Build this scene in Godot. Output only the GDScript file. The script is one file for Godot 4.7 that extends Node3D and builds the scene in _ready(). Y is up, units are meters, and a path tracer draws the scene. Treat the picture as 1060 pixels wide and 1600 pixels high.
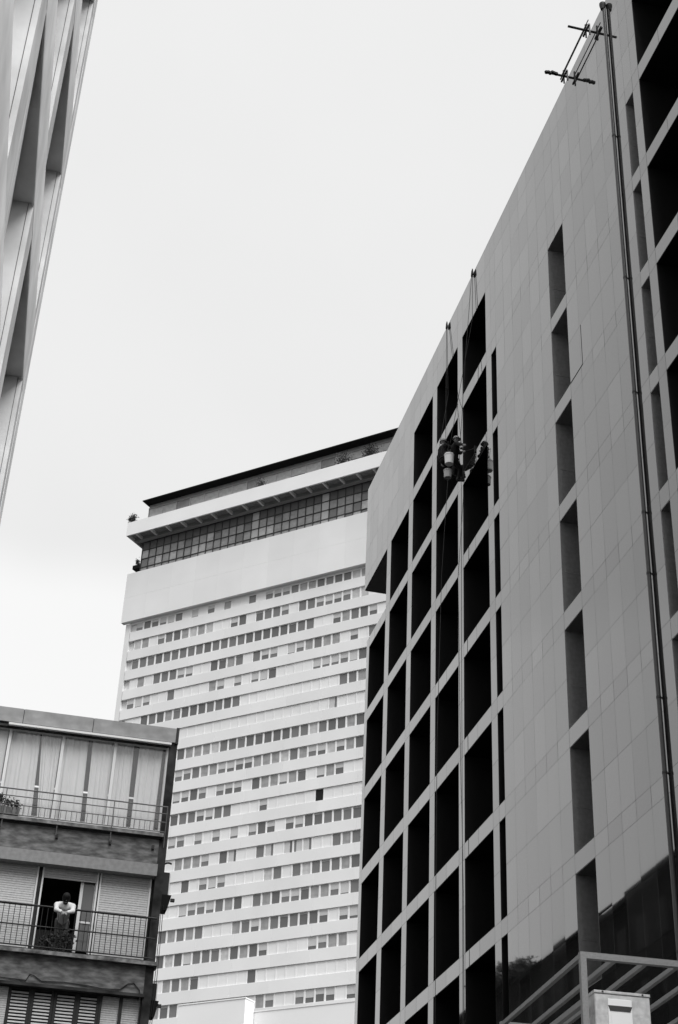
extends Node3D
# A street of tall buildings seen from the pavement, looking up under a white overcast sky (black-and-white photograph: every colour is a grey).

const AZ := -12.377      # bearing of the street and of the stone facade, degrees from -Z
const TAZ := -59.538     # bearing of the tower front
const SAZ := 78.5        # bearing of the balcony house front
const EYE := 1.6

var rng := RandomNumberGenerator.new()
var M := {}
var cache := {}
var names := {}

# ---------------------------------------------------------------- materials
func grey(v: float) -> Color:
	return Color(v, v, v).linear_to_srgb()

func noise_tex(seed_: int, freq: float, lo: float, hi: float, oct := 4, power := 1.0, size := 512, kind := FastNoiseLite.TYPE_SIMPLEX_SMOOTH) -> ImageTexture:
	var n := FastNoiseLite.new()
	n.seed = seed_
	n.noise_type = kind
	n.frequency = freq
	n.fractal_octaves = oct
	var im := n.get_seamless_image(size, size)
	im.convert(Image.FORMAT_RGB8)
	for y in size:
		for x in size:
			var t := pow(im.get_pixel(x, y).r, power)
			var v := lo + (hi - lo) * t
			im.set_pixel(x, y, Color(v, v, v))
	return ImageTexture.create_from_image(im)

func mat(lin: float, rough := 0.8, spec := 0.5, tex: Texture2D = null, scale := 0.5, metal := 0.0) -> StandardMaterial3D:
	var m := StandardMaterial3D.new()
	m.albedo_color = grey(lin)
	m.roughness = rough
	m.metallic_specular = spec
	m.metallic = metal
	if tex:
		m.albedo_texture = tex
		m.uv1_triplanar = true
		m.uv1_world_triplanar = true
		m.uv1_scale = Vector3.ONE * scale
	return m

func make_materials() -> void:
	var fine := noise_tex(3, 0.02, 0.86, 1.0, 5)
	var blotch := noise_tex(8, 0.008, 0.45, 1.0, 6, 0.9)
	var plaster := noise_tex(15, 0.006, 0.80, 1.0, 5)
	var stain := noise_tex(21, 0.011, 0.28, 1.0, 6, 0.8)
	var speckle := noise_tex(44, 0.12, 0.45, 1.0, 3)
	var streak := noise_tex(52, 0.014, 0.45, 1.0, 7, 0.9)
	M.stone = []
	for k in 6:
		var sm := mat([0.024, 0.032, 0.038, 0.028, 0.046, 0.035][k], 0.022 + 0.005 * k, [0.70, 0.68, 0.70, 0.66, 0.70, 0.69][k], speckle, 0.9)
		sm.clearcoat_enabled = true          # waxed polish
		sm.clearcoat = [0.5, 0.45, 0.55, 0.49, 0.42, 0.56][k]
		sm.clearcoat_roughness = 0.02
		M.stone.append(sm)
	M.reveal = mat(0.20, 0.55, 0.4, fine, 0.6)
	M.black = mat(0.006, 0.55, 0.3)
	M.dark_glass = mat(0.004, 0.1, 0.4)
	M.core = mat(0.02, 0.9, 0.2)
	M.coping = mat(0.20, 0.5, 0.5)
	M.pipe = mat(0.045, 0.45, 0.5, fine, 1.5)
	M.steel_dark = mat(0.03, 0.6, 0.4)
	M.rusty = mat(0.06, 0.8, 0.3, blotch, 2.0)
	M.wet = mat(0.012, 0.35, 0.2, blotch, 1.4)
	var faint := noise_tex(31, 0.004, 0.95, 1.0, 3)
	M.white_wall = mat(0.84, 0.85, 0.3, faint, 0.04)
	M.white_panel = []
	for k in 3:
		M.white_panel.append(mat(0.775 + 0.015 * k, 0.8, 0.3, faint, 0.05))
	M.white_frame = mat(0.80, 0.6, 0.4)
	M.pane_dark = mat(0.15, 0.12, 0.5)
	M.pane_deep = mat(0.105, 0.12, 0.5)
	M.pane_mid = mat(0.36, 0.25, 0.5, plaster, 0.3)
	M.pane_light = mat(0.60, 0.4, 0.5, plaster, 0.4)
	M.pane_black = mat(0.012, 0.6, 0.3)
	M.blind = mat(0.62, 0.8, 0.3, fine, 0.8)
	M.roof_dark = mat(0.012, 0.8, 0.2)
	M.bar_dark = mat(0.05, 0.6, 0.4)
	M.slab = mat(0.40, 0.85, 0.3, faint, 0.1)
	M.concrete = mat(0.235, 0.9, 0.2, streak, 1.0)
	M.concrete.uv1_scale = Vector3(0.35, 0.9, 0.35)
	M.parapet = mat(0.36, 0.9, 0.2, plaster, 0.6)
	M.pier = mat(0.07, 0.9, 0.2, blotch, 0.4)
	M.beam = mat(0.27, 0.8, 0.3, fine, 0.7)
	M.alu = mat(0.62, 0.45, 0.5)
	M.shutter = mat(0.56, 0.65, 0.4, fine, 1.2)
	M.curtain = mat(0.80, 0.9, 0.2, faint, 0.5)
	M.curtain.backlight_enabled = true
	M.curtain.backlight = grey(0.25)
	M.rail_light = mat(0.08, 0.5, 0.5)
	M.rail_black = mat(0.012, 0.5, 0.4)
	M.sill = mat(0.36, 0.85, 0.3, stain, 0.6)
	M.slat = mat(0.50, 0.7, 0.4, fine, 1.0)
	M.wood_black = mat(0.012, 0.6, 0.4)
	M.room = mat(0.05, 0.9, 0.2)
	M.leaf = mat(0.05, 0.7, 0.3)
	M.leaf_pale = mat(0.09, 0.7, 0.3)
	M.pot = mat(0.30, 0.9, 0.2, blotch, 1.0)
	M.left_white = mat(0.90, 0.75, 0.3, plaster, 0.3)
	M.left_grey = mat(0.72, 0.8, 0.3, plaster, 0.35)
	M.left_dark = mat(0.035, 0.5, 0.4, blotch, 0.6)
	M.opp = mat(0.02, 0.9, 0.2, stain, 0.2)
	M.opp_light = mat(0.035, 0.9, 0.2, stain, 0.2)
	M.asphalt = mat(0.05, 0.95, 0.2, fine, 0.4)
	M.paving = mat(0.05, 0.9, 0.2, blotch, 0.3)
	M.skin = mat(0.22, 0.6, 0.4)
	M.hair = mat(0.01, 0.7, 0.3)
	M.jacket = mat(0.022, 0.9, 0.2)
	M.trouser = mat(0.015, 0.9, 0.2)
	M.trouser_grey = mat(0.10, 0.9, 0.2)
	M.tshirt = mat(0.62, 0.9, 0.2)
	M.helmet = mat(0.20, 0.4, 0.5)
	M.strap = mat(0.02, 0.8, 0.3)
	M.glove = mat(0.35, 0.8, 0.3)
	M.bucket = mat(0.75, 0.45, 0.5)
	M.bucket_grey = mat(0.34, 0.5, 0.5)
	M.rope = mat(0.07, 0.9, 0.2)
	M.rope_dark = mat(0.05, 0.9, 0.2)
	M.galv = mat(0.26, 0.5, 0.5, fine, 2.0)
	M.ac = mat(0.66, 0.5, 0.5, plaster, 2.5)
	M.ac_light = mat(0.85, 0.4, 0.5)
	M.ac_slot = mat(0.05, 0.7, 0.3)
	M.glass = mat(0.5, 0.02, 0.5)
	M.glass.albedo_color = Color(0.75, 0.75, 0.75, 0.08)
	M.glass.transparency = BaseMaterial3D.TRANSPARENCY_ALPHA

# ---------------------------------------------------------------- mesh helpers
func quad(st: SurfaceTool, a: Vector3, b: Vector3, c: Vector3, d: Vector3) -> void:
	# corners counter-clockwise seen from outside; Godot front faces run clockwise
	for p in [a, c, b, a, d, c]:
		st.add_vertex(p)

func begin() -> SurfaceTool:
	var st := SurfaceTool.new()
	st.begin(Mesh.PRIMITIVE_TRIANGLES)
	st.set_smooth_group(-1)
	return st

func done(st: SurfaceTool) -> ArrayMesh:
	st.generate_normals()
	return st.commit()

func hexa(st: SurfaceTool, p: Array) -> void:
	# p: bottom 4 (x-z-, x+z-, x+z+, x-z+), then the same four on top
	quad(st, p[3], p[2], p[6], p[7])
	quad(st, p[1], p[0], p[4], p[5])
	quad(st, p[2], p[1], p[5], p[6])
	quad(st, p[0], p[3], p[7], p[4])
	quad(st, p[7], p[6], p[5], p[4])
	quad(st, p[0], p[1], p[2], p[3])

func add_box(st: SurfaceTool, lo: Vector3, hi: Vector3) -> void:
	hexa(st, [Vector3(lo.x, lo.y, lo.z), Vector3(hi.x, lo.y, lo.z), Vector3(hi.x, lo.y, hi.z), Vector3(lo.x, lo.y, hi.z),
		Vector3(lo.x, hi.y, lo.z), Vector3(hi.x, hi.y, lo.z), Vector3(hi.x, hi.y, hi.z), Vector3(lo.x, hi.y, hi.z)])

func box_mesh(s: Vector3, bevel := 0.0) -> Mesh:
	# a box centred on the origin with its four front edges (z+) chamfered
	var key := "%.3f/%.3f/%.3f/%.4f" % [s.x, s.y, s.z, bevel]
	if cache.has(key):
		return cache[key]
	var st := begin()
	var h := s * 0.5
	if bevel <= 0.0:
		add_box(st, -h, h)
	else:
		var b := bevel
		var bk := [Vector3(-h.x, -h.y, -h.z), Vector3(h.x, -h.y, -h.z), Vector3(h.x, h.y, -h.z), Vector3(-h.x, h.y, -h.z)]
		var md := [Vector3(-h.x, -h.y, h.z - b), Vector3(h.x, -h.y, h.z - b), Vector3(h.x, h.y, h.z - b), Vector3(-h.x, h.y, h.z - b)]
		var fr := [Vector3(-h.x + b, -h.y + b, h.z), Vector3(h.x - b, -h.y + b, h.z), Vector3(h.x - b, h.y - b, h.z), Vector3(-h.x + b, h.y - b, h.z)]
		quad(st, bk[3], bk[2], bk[1], bk[0])
		quad(st, fr[0], fr[1], fr[2], fr[3])
		for i in 4:
			var j := (i + 1) % 4
			quad(st, bk[i], bk[j], md[j], md[i])
			quad(st, md[i], md[j], fr[j], fr[i])
	var m := done(st)
	cache[key] = m
	return m

func tube(st: SurfaceTool, pts: Array, r: float, sides := 8, taper := 1.0) -> void:
	var rings := []
	for i in pts.size():
		var p: Vector3 = pts[i]
		var d: Vector3 = (pts[min(i + 1, pts.size() - 1)] - pts[max(i - 1, 0)]).normalized()
		var a := d.cross(Vector3.UP if absf(d.y) < 0.9 else Vector3.RIGHT).normalized()
		var b := d.cross(a)
		var rr := r * lerpf(1.0, taper, float(i) / maxf(1.0, pts.size() - 1))
		var ring := []
		for k in sides:
			var t := TAU * k / sides
			ring.append(p + (a * cos(t) + b * sin(t)) * rr)
		rings.append(ring)
	st.set_smooth_group(1)
	for i in rings.size() - 1:
		for k in sides:
			var l := (k + 1) % sides
			quad(st, rings[i][k], rings[i + 1][k], rings[i + 1][l], rings[i][l])
	st.set_smooth_group(-1)
	for e in [0, rings.size() - 1]:
		for k in range(1, sides - 1):
			var t3 := [rings[e][0], rings[e][k], rings[e][k + 1]]
			if e > 0:
				t3 = [rings[e][0], rings[e][k + 1], rings[e][k]]
			for p in [t3[0], t3[2], t3[1]]:
				st.add_vertex(p)

func lathe(st: SurfaceTool, prof: Array, at := Vector3.ZERO, sides := 20) -> void:
	st.set_smooth_group(1)
	for i in prof.size() - 1:
		for k in sides:
			var t0 := TAU * k / sides
			var t1 := TAU * (k + 1) / sides
			var a: Vector2 = prof[i]
			var b: Vector2 = prof[i + 1]
			var p := at + Vector3(cos(t0) * a.x, a.y, sin(t0) * a.x)
			var q := at + Vector3(cos(t1) * a.x, a.y, sin(t1) * a.x)
			var r := at + Vector3(cos(t1) * b.x, b.y, sin(t1) * b.x)
			var s := at + Vector3(cos(t0) * b.x, b.y, sin(t0) * b.x)
			st.set_smooth_group(i + 2)
			quad(st, q, p, s, r)
	st.set_smooth_group(-1)

# ---------------------------------------------------------------- node helpers
func numbered(called: String) -> String:
	var n: int = names.get(called, 0)
	names[called] = n + 1
	return called if n == 0 else "%s_%03d" % [called, n]

func tag(o: Node, label: String, category: String, group := "") -> Node:
	o.set_meta("label", label)
	o.set_meta("category", category)
	if group != "":
		o.set_meta("group", group)
	return o

func thing(called: String, label: String, category: String, xf := Transform3D.IDENTITY, group := "") -> Node3D:
	var o := Node3D.new()
	o.name = numbered(called)
	add_child(o)
	o.transform = xf
	tag(o, label, category, group)
	return o

func part(parent: Node, called: String, mesh: Mesh, m: Material, at := Vector3.ZERO, turn := Vector3.ZERO) -> MeshInstance3D:
	var o := MeshInstance3D.new()
	o.name = called
	o.mesh = mesh
	o.material_override = m
	o.position = at
	o.rotation = turn
	parent.add_child(o, true)
	return o

func solid(called: String, mesh: Mesh, m: Material, label: String, category: String, xf := Transform3D.IDENTITY, group := "") -> MeshInstance3D:
	var o := part(self, numbered(called), mesh, m)
	o.transform = xf
	tag(o, label, category, group)
	return o

func structure(called: String, mesh: Mesh, m: Material) -> MeshInstance3D:
	var o := part(self, called, mesh, m)
	o.set_meta("kind", "structure")
	return o

func along(az: float) -> Vector3:
	return Vector3(sin(deg_to_rad(az)), 0, -cos(deg_to_rad(az)))

func across(az: float) -> Vector3:
	return Vector3(cos(deg_to_rad(az)), 0, sin(deg_to_rad(az)))

func front(az: float, dist: float, u0: float) -> Transform3D:
	# local frame of a facade: x along it (to the right as seen from outside), y up, z outwards; origin at its foot
	var n := across(az)
	var z := -n if dist > 0.0 else n
	var x := Vector3.UP.cross(z)
	return Transform3D(Basis(x, Vector3.UP, z), n * dist + along(az) * u0)

# ---------------------------------------------------------------- smooth bodies (people)
func sdf_mesh(bones: Array, cell: float, k: float) -> ArrayMesh:
	# bones: [a, b, ra, rb]; a smooth union of tapered capsules meshed as surface nets
	var lo := Vector3.ONE * 1e9
	var hi := -lo
	for b in bones:
		var r: float = maxf(b[2], b[3]) + cell * 2.5
		for p in [b[0], b[1]]:
			lo = lo.min(p - Vector3.ONE * r)
			hi = hi.max(p + Vector3.ONE * r)
	var nx := int(ceil((hi.x - lo.x) / cell)) + 1
	var ny := int(ceil((hi.y - lo.y) / cell)) + 1
	var nz := int(ceil((hi.z - lo.z) / cell)) + 1
	var f := PackedFloat32Array()
	f.resize(nx * ny * nz)
	f.fill(1.0)
	for b in bones:
		var a: Vector3 = b[0]
		var d: Vector3 = b[1] - a
		var ll := maxf(d.length_squared(), 1e-9)
		var r: float = maxf(b[2], b[3]) + k * 2.0 + cell * 2.0
		var l3: Vector3 = (a.min(b[1]) - Vector3.ONE * r - lo) / cell
		var h3: Vector3 = (a.max(b[1]) + Vector3.ONE * r - lo) / cell
		for z in range(maxi(0, int(l3.z)), mini(nz, int(h3.z) + 1)):
			for y in range(maxi(0, int(l3.y)), mini(ny, int(h3.y) + 1)):
				for x in range(maxi(0, int(l3.x)), mini(nx, int(h3.x) + 1)):
					var p := lo + Vector3(x, y, z) * cell
					var t := clampf((p - a).dot(d) / ll, 0.0, 1.0)
					var v: float = (p - a - d * t).length() - lerpf(b[2], b[3], t)
					var i := x + nx * (y + ny * z)
					var w: float = f[i]
					var hh := clampf(0.5 + 0.5 * (w - v) / k, 0.0, 1.0)
					f[i] = lerpf(w, v, hh) - k * hh * (1.0 - hh)
	var idx := {}
	var verts := PackedVector3Array()
	var off := [0, 1, nx, nx + 1, nx * ny, nx * ny + 1, nx * ny + nx, nx * ny + nx + 1]
	for z in nz - 1:
		for y in ny - 1:
			for x in nx - 1:
				var i := x + nx * (y + ny * z)
				var inside := 0
				for o in off:
					if f[i + o] < 0.0:
						inside += 1
				if inside == 0 or inside == 8:
					continue
				var sum := Vector3.ZERO
				var cnt := 0
				for e in [[0, 1], [2, 3], [4, 5], [6, 7], [0, 2], [1, 3], [4, 6], [5, 7], [0, 4], [1, 5], [2, 6], [3, 7]]:
					var va: float = f[i + off[e[0]]]
					var vb: float = f[i + off[e[1]]]
					if (va < 0.0) != (vb < 0.0):
						var t := va / (va - vb)
						var pa := Vector3(e[0] & 1, (e[0] >> 1) & 1, e[0] >> 2)
						var pb := Vector3(e[1] & 1, (e[1] >> 1) & 1, e[1] >> 2)
						sum += pa.lerp(pb, t)
						cnt += 1
				idx[i] = verts.size()
				verts.append(lo + (Vector3(x, y, z) + sum / cnt) * cell)
	var st := SurfaceTool.new()
	st.begin(Mesh.PRIMITIVE_TRIANGLES)
	st.set_smooth_group(0)
	var sx := 1
	var sy := nx
	var sz := nx * ny
	for i in idx:
		for ax in 3:
			var s: int = [sx, sy, sz][ax]
			var u: int = [sy, sz, sx][ax]
			var v: int = [sz, sx, sy][ax]
			if i + s >= f.size():
				continue
			var ina: bool = f[i] < 0.0
			if ina == (f[i + s] < 0.0):
				continue
			if not (idx.has(i - u) and idx.has(i - v) and idx.has(i - u - v)):
				continue
			var q := [verts[idx[i]], verts[idx[i - u]], verts[idx[i - u - v]], verts[idx[i - v]]]
			if ina:
				quad(st, q[0], q[1], q[2], q[3])
			else:
				quad(st, q[3], q[2], q[1], q[0])
	st.index()
	st.generate_normals()
	return st.commit()

func chain(out: Array, pts: Array, rads: Array) -> void:
	for i in pts.size() - 1:
		out.append([pts[i], pts[i + 1], rads[i], rads[i + 1]])

func hand(out: Array, wrist: Vector3, dir: Vector3, palm_n: Vector3, s := 1.0) -> void:
	var side := dir.cross(palm_n).normalized()
	var pe := wrist + dir * 0.085 * s
	out.append([wrist, pe, 0.026 * s, 0.03 * s])
	for k in 4:
		var o := side * (k - 1.5) * 0.021 * s
		var l: float = [0.07, 0.08, 0.075, 0.058][k] * s
		var b := pe + o + dir * 0.015 * s
		var m := b + (dir * 0.75 + palm_n * 0.35).normalized() * l * 0.5
		chain(out, [b, m, m + (dir * 0.35 + palm_n * 0.8).normalized() * l * 0.5], [0.0105 * s, 0.0095 * s, 0.0085 * s])
	var tb := wrist + dir * 0.03 * s - side * 0.03 * s
	chain(out, [tb, tb - side * 0.03 * s + dir * 0.03 * s, tb - side * 0.035 * s + dir * 0.06 * s + palm_n * 0.02 * s], [0.014 * s, 0.012 * s, 0.01 * s])

func head(out: Array, neck: Vector3, top: Vector3, face: Vector3) -> void:
	var up := (top - neck).normalized()
	var c := neck.lerp(top, 0.62)
	out.append([neck, c, 0.055, 0.06])
	out.append([c + up * 0.03 - face * 0.02, c + up * 0.03 + face * 0.02, 0.083, 0.078])
	out.append([c - up * 0.04 + face * 0.03, c - up * 0.075 + face * 0.055, 0.06, 0.034])
	out.append([c + face * 0.088 + up * 0.005, c + face * 0.105 - up * 0.02, 0.011, 0.014])
	var s := up.cross(face).normalized()
	for k in [-1.0, 1.0]:
		out.append([c + s * k * 0.078 + up * 0.01, c + s * k * 0.082 - up * 0.025, 0.016, 0.012])

# ---------------------------------------------------------------- ground
func build_ground() -> void:
	var st := begin()
	add_box(st, Vector3(-1500, -0.5, -1500), Vector3(1500, 0.0, 1500))
	structure("ground", done(st), M.paving)
	var h := along(AZ)
	var n := across(AZ)
	var xf := Transform3D(Basis(n, Vector3.UP, -h), Vector3.ZERO)
	st = begin()
	add_box(st, Vector3(0.9, 0.0, -300), Vector3(10.4, 0.004, 120))
	structure("road", done(st), M.asphalt).transform = xf
	st = begin()
	add_box(st, Vector3(10.4, 0.0, -300), Vector3(13.75, 0.13, 120))
	structure("pavement", done(st), M.paving).transform = xf
	st = begin()
	add_box(st, Vector3(-0.45, 0.0, -300), Vector3(0.9, 0.13, 120))
	structure("pavement_opposite", done(st), M.paving).transform = xf

# ---------------------------------------------------------------- the polished stone office building
const OSC := 1.385        # metres per unit of the facade grid
const OD := 13.85        # distance of its facade from the camera
const OU := 40.0
var row_top := [26.36, 23.98, 21.56, 19.11, 16.65, 14.16, 11.70, 9.28, 6.84, 4.40]
var row_bot := [24.38, 21.92, 19.47, 17.01, 14.54, 12.06, 9.63, 7.20, 4.76, 2.32]
var bays := [["E", 40.39, 38.50, 2], ["D", 38.05, 36.12, 1], ["C", 35.69, 33.77, 0], ["B", 33.36, 31.44, 0], ["A", 31.02, 29.07, 0],
	["N", 28.68, 28.30, 1], ["M", 24.66, 23.72, 1], ["P", 20.13, 19.75, 1], ["G", 19.44, 17.50, 0], ["H", 17.08, 15.14, 0]]

func ox(u: float) -> float:
	return OU - u

func oy(v: float) -> float:
	return v * OSC + EYE

func build_office() -> void:
	var b := thing("office_building", "tall office block clad in polished grey stone with rows of black recessed windows", "building", front(AZ, OD, OU))
	var top := 40.15
	var end_up := 57.1
	var end_low := 56.36
	var near_end := 19.9
	var t: Array = row_top.map(oy)
	var bt: Array = row_bot.map(oy)
	# structural core behind the openings
	var st := begin()
	add_box(st, Vector3(ox(end_low - 0.1), 0, -24), Vector3(ox(near_end), bt[1] - 0.02, -1.12))
	add_box(st, Vector3(ox(54.6), bt[1] - 0.02, -24), Vector3(ox(near_end), t[1], -1.12))
	add_box(st, Vector3(ox(end_up - 0.1), t[1], -24), Vector3(ox(near_end), top - 0.1, -1.12))
	part(b, "core", done(st), M.core)
	st = begin()
	add_box(st, Vector3(ox(near_end - 0.01), 0, -24), Vector3(ox(8.0), top - 0.05, -0.04))
	part(b, "near_wing", done(st), M.stone[1])
	# soffit, floor and end faces of the open corner and of the long end wall
	st = begin()
	add_box(st, Vector3(ox(end_up), t[1], -24), Vector3(ox(end_up - 0.06), top - 0.02, -0.05))
	part(b, "end_wall", done(st), M.stone[1])
	st = begin()
	add_box(st, Vector3(ox(end_low), 0, -24), Vector3(ox(end_low - 0.06), bt[1] - 0.001, -0.05))
	part(b, "end_wall", done(st), M.stone[1])
	st = begin()
	add_box(st, Vector3(ox(end_up - 0.07), t[1] + 0.004, -1.1), Vector3(ox(53.3), t[1] + 0.05, -0.05))
	part(b, "corner_soffit", done(st), M.black)
	st = begin()
	add_box(st, Vector3(ox(end_low - 0.07), bt[1] - 0.06, -24), Vector3(ox(53.3), bt[1] - 0.004, -0.05))
	part(b, "corner_terrace", done(st), M.core)
	st = begin()
	add_box(st, Vector3(ox(end_up), top - 0.03, -24), Vector3(ox(near_end), top, -0.004))
	part(b, "coping", done(st), M.stone[1])
	# windows: a dark pane deep in a lined recess
	for w in bays:
		var u0: float = w[1] * OSC
		var u1: float = w[2] * OSC
		var wd := u0 - u1
		var lined: bool = w[0] in ["M", "P"]
		for r in range(w[3], 10):
			var y0: float = bt[r]
			var y1: float = t[r]
			var hh := y1 - y0
			var cx := ox((u0 + u1) * 0.5)
			var pane := part(b, "window", box_mesh(Vector3(wd + 0.04, hh + 0.04, 0.02)), M.dark_glass, Vector3(cx, (y0 + y1) * 0.5, -1.08))
			var key := "reveal%.3f/%.3f" % [wd, hh]
			if not cache.has(key):
				var s2 := begin()
				add_box(s2, Vector3(-wd / 2, -hh / 2, 0.03), Vector3(-wd / 2 + 0.02, hh / 2, 1.076))
				add_box(s2, Vector3(wd / 2 - 0.02, -hh / 2, 0.03), Vector3(wd / 2, hh / 2, 1.076))
				add_box(s2, Vector3(-wd / 2 + 0.02, -hh / 2, 0.03), Vector3(wd / 2 - 0.02, -hh / 2 + 0.02, 1.076))
				cache[key] = done(s2)
				s2 = begin()
				add_box(s2, Vector3(-wd / 2 + 0.02, hh / 2 - 0.02, 0.03), Vector3(wd / 2 - 0.02, hh / 2, 1.076))
				cache[key + "s"] = done(s2)
			part(pane, "reveal", cache[key], M.reveal if lined else M.black)
			part(pane, "soffit", cache[key + "s"], M.reveal if lined else M.black)
			if lined:
				part(pane, "joint_strip", box_mesh(Vector3(0.012, 0.012, 0.9)), M.beam, Vector3(-wd / 2 + 0.022, -hh * 0.06, 0.55))
	# stone cladding, one slab after another
	var ue := [end_up, end_low]
	for w in bays:
		ue.append(w[1] * OSC)
		ue.append(w[2] * OSC)
	ue.append(near_end)
	var rows := []                       # [y0, y1, kind, floor]
	rows.append([t[0] + 1.03, top - 0.04, "top", -1])
	rows.append([t[0], t[0] + 1.03, "top", -1])
	for r in 10:
		var mid: float = (t[r] + bt[r]) * 0.5
		rows.append([mid, t[r], "wall", r])
		rows.append([bt[r], mid, "wall", r])
		rows.append([t[r + 1] if r < 9 else 0.0, bt[r], "band", r])
	var low := begin()
	for i in ue.size() - 1:
		var ua: float = ue[i]
		var ub: float = ue[i + 1]
		var bay := (i - 2) / 2 if i >= 2 and i % 2 == 0 and i < ue.size() - 1 else -1
		var wide := ua - ub
		var pieces := maxi(1, int(round(wide / 0.84))) if bay < 0 else (2 if wide > 2.0 else 1)
		for rw in rows:
			var ya: float = rw[0]
			var yb: float = rw[1]
			var r: int = rw[3]
			if i == 0 and ya < t[1] - 0.01:
				continue
			if bay == 0 and rw[2] == "wall" and r == 1:
				continue
			if i == 1 and rw[2] == "wall" and r == 1:
				continue
			if bay >= 0 and rw[2] == "wall" and r >= bays[bay][3]:
				continue
			var np := pieces
			if bay >= 0 and (rw[2] == "top" or r < bays[bay][3]):
				np = maxi(1, int(round(wide / 0.84)))
			for k in np:
				var a := ua - wide * k / np
				var c := ua - wide * (k + 1) / np
				var gap := 0.012 if rw[2] == "band" else 0.0055
				var size := Vector3(a - c - gap, yb - ya - 0.0055, 0.04)
				var at := Vector3(ox((a + c) * 0.5), (ya + yb) * 0.5, -0.02)
				if r >= 8 or size.y < 0.02:
					if size.y > 0.02:
						add_box(low, at - size * 0.5, at + size * 0.5)
					continue
				var called := "spandrel_panel" if rw[2] == "band" else ("pier_panel" if (np == 1 and bay < 0) else ("parapet_panel" if rw[2] == "top" else "stone_panel"))
				var turn := Vector3(rng.randfn() * 0.0009, rng.randfn() * 0.0011, 0)
				part(b, called, box_mesh(size, 0.001), M.stone[rng.randi() % 6], at, turn)
	var lowp := part(b, "lower_cladding", done(low), M.stone[0])
	lowp.set_meta("kind", "stuff")
	# rain pipe with collars and a head at the top
	var pu := 28.62
	st = begin()
	tube(st, [Vector3(ox(pu), 0.1, 0.072), Vector3(ox(pu), 39.75, 0.072)], 0.052, 14)
	var pipe := part(b, "rain_pipe", done(st), M.pipe)
	for y in [34.3, 29.0, 25.2, 21.6, 19.9, 16.7, 14.9, 11.0, 8.4]:
		st = begin()
		lathe(st, [Vector2(0.05, -0.03), Vector2(0.06, -0.025), Vector2(0.06, 0.025), Vector2(0.05, 0.03)], Vector3.ZERO, 14)
		add_box(st, Vector3(-0.012, -0.02, -0.072), Vector3(0.012, 0.02, -0.05))
		part(pipe, "collar", done(st), M.steel_dark, Vector3(ox(pu), y, 0.072))
	st = begin()
	lathe(st, [Vector2(0.0, -0.02), Vector2(0.07, -0.02), Vector2(0.1, 0.15), Vector2(0.1, 0.22), Vector2(0.0, 0.22)], Vector3.ZERO, 12)
	part(pipe, "hopper_head", done(st), M.steel_dark, Vector3(ox(pu), 39.72, 0.105))
	# a service hatch beside the stone-lined windows: its seam is open at two edges
	st = begin()
	add_box(st, Vector3(ox(31.93), 28.58, 0.001), Vector3(ox(31.91), 30.0, 0.006))
	add_box(st, Vector3(ox(32.84), 28.56, 0.001), Vector3(ox(31.91), 28.60, 0.006))
	part(b, "open_seam", done(st), M.black)
	# bracket frame fixed below the roof edge: two arms joined by a rail
	var f := thing("outrigger_frame", "rusty frame of two arms and a rail jutting from the roof edge", "bracket", b.transform * Transform3D(Basis.IDENTITY, Vector3(ox(30.65), 39.95, 0)))
	for q in [[0.95, 0.0], [-0.95, 0.0]]:
		st = begin()
		tube(st, [Vector3(q[0], 0, -0.01), Vector3(q[0], 0, 0.8)], 0.038, 8)
		var arm := part(f, "arm", done(st), M.rusty)
		st = begin()
		add_box(st, Vector3(q[0] - 0.08, -0.26, 0.17), Vector3(q[0] - 0.04, 0.34, 0.21))
		add_box(st, Vector3(q[0] + 0.06, -0.25, 0.10), Vector3(q[0] + 0.10, 0.22, 0.15))
		part(arm, "post", done(st), M.steel_dark)
		st = begin()
		add_box(st, Vector3(q[0] - 0.26, -0.01, 0.17), Vector3(q[0] + 0.24, 0.05, 0.22))
		part(arm, "clamp", done(st), M.steel_dark)
		if q[0] < 0.0:
			st = begin()
			for j in 6:
				lathe(st, [Vector2(0.0, -0.06), Vector2(0.055, -0.03), Vector2(0.065, 0.03), Vector2(0.0, 0.06)], Vector3(q[0] + rng.randf_range(-0.03, 0.03), rng.randf_range(-0.03, 0.03), 0.48 + 0.065 * j), 7)
			part(arm, "wrapping", done(st), M.black)
	st = begin()
	tube(st, [Vector3(-1.15, 0.05, 0.25), Vector3(1.15, 0.05, 0.25)], 0.022, 7)
	tube(st, [Vector3(-1.15, 0.26, 0.2), Vector3(1.15, 0.26, 0.2)], 0.016, 7)
	part(f, "rail", done(st), M.steel_dark)

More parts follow.
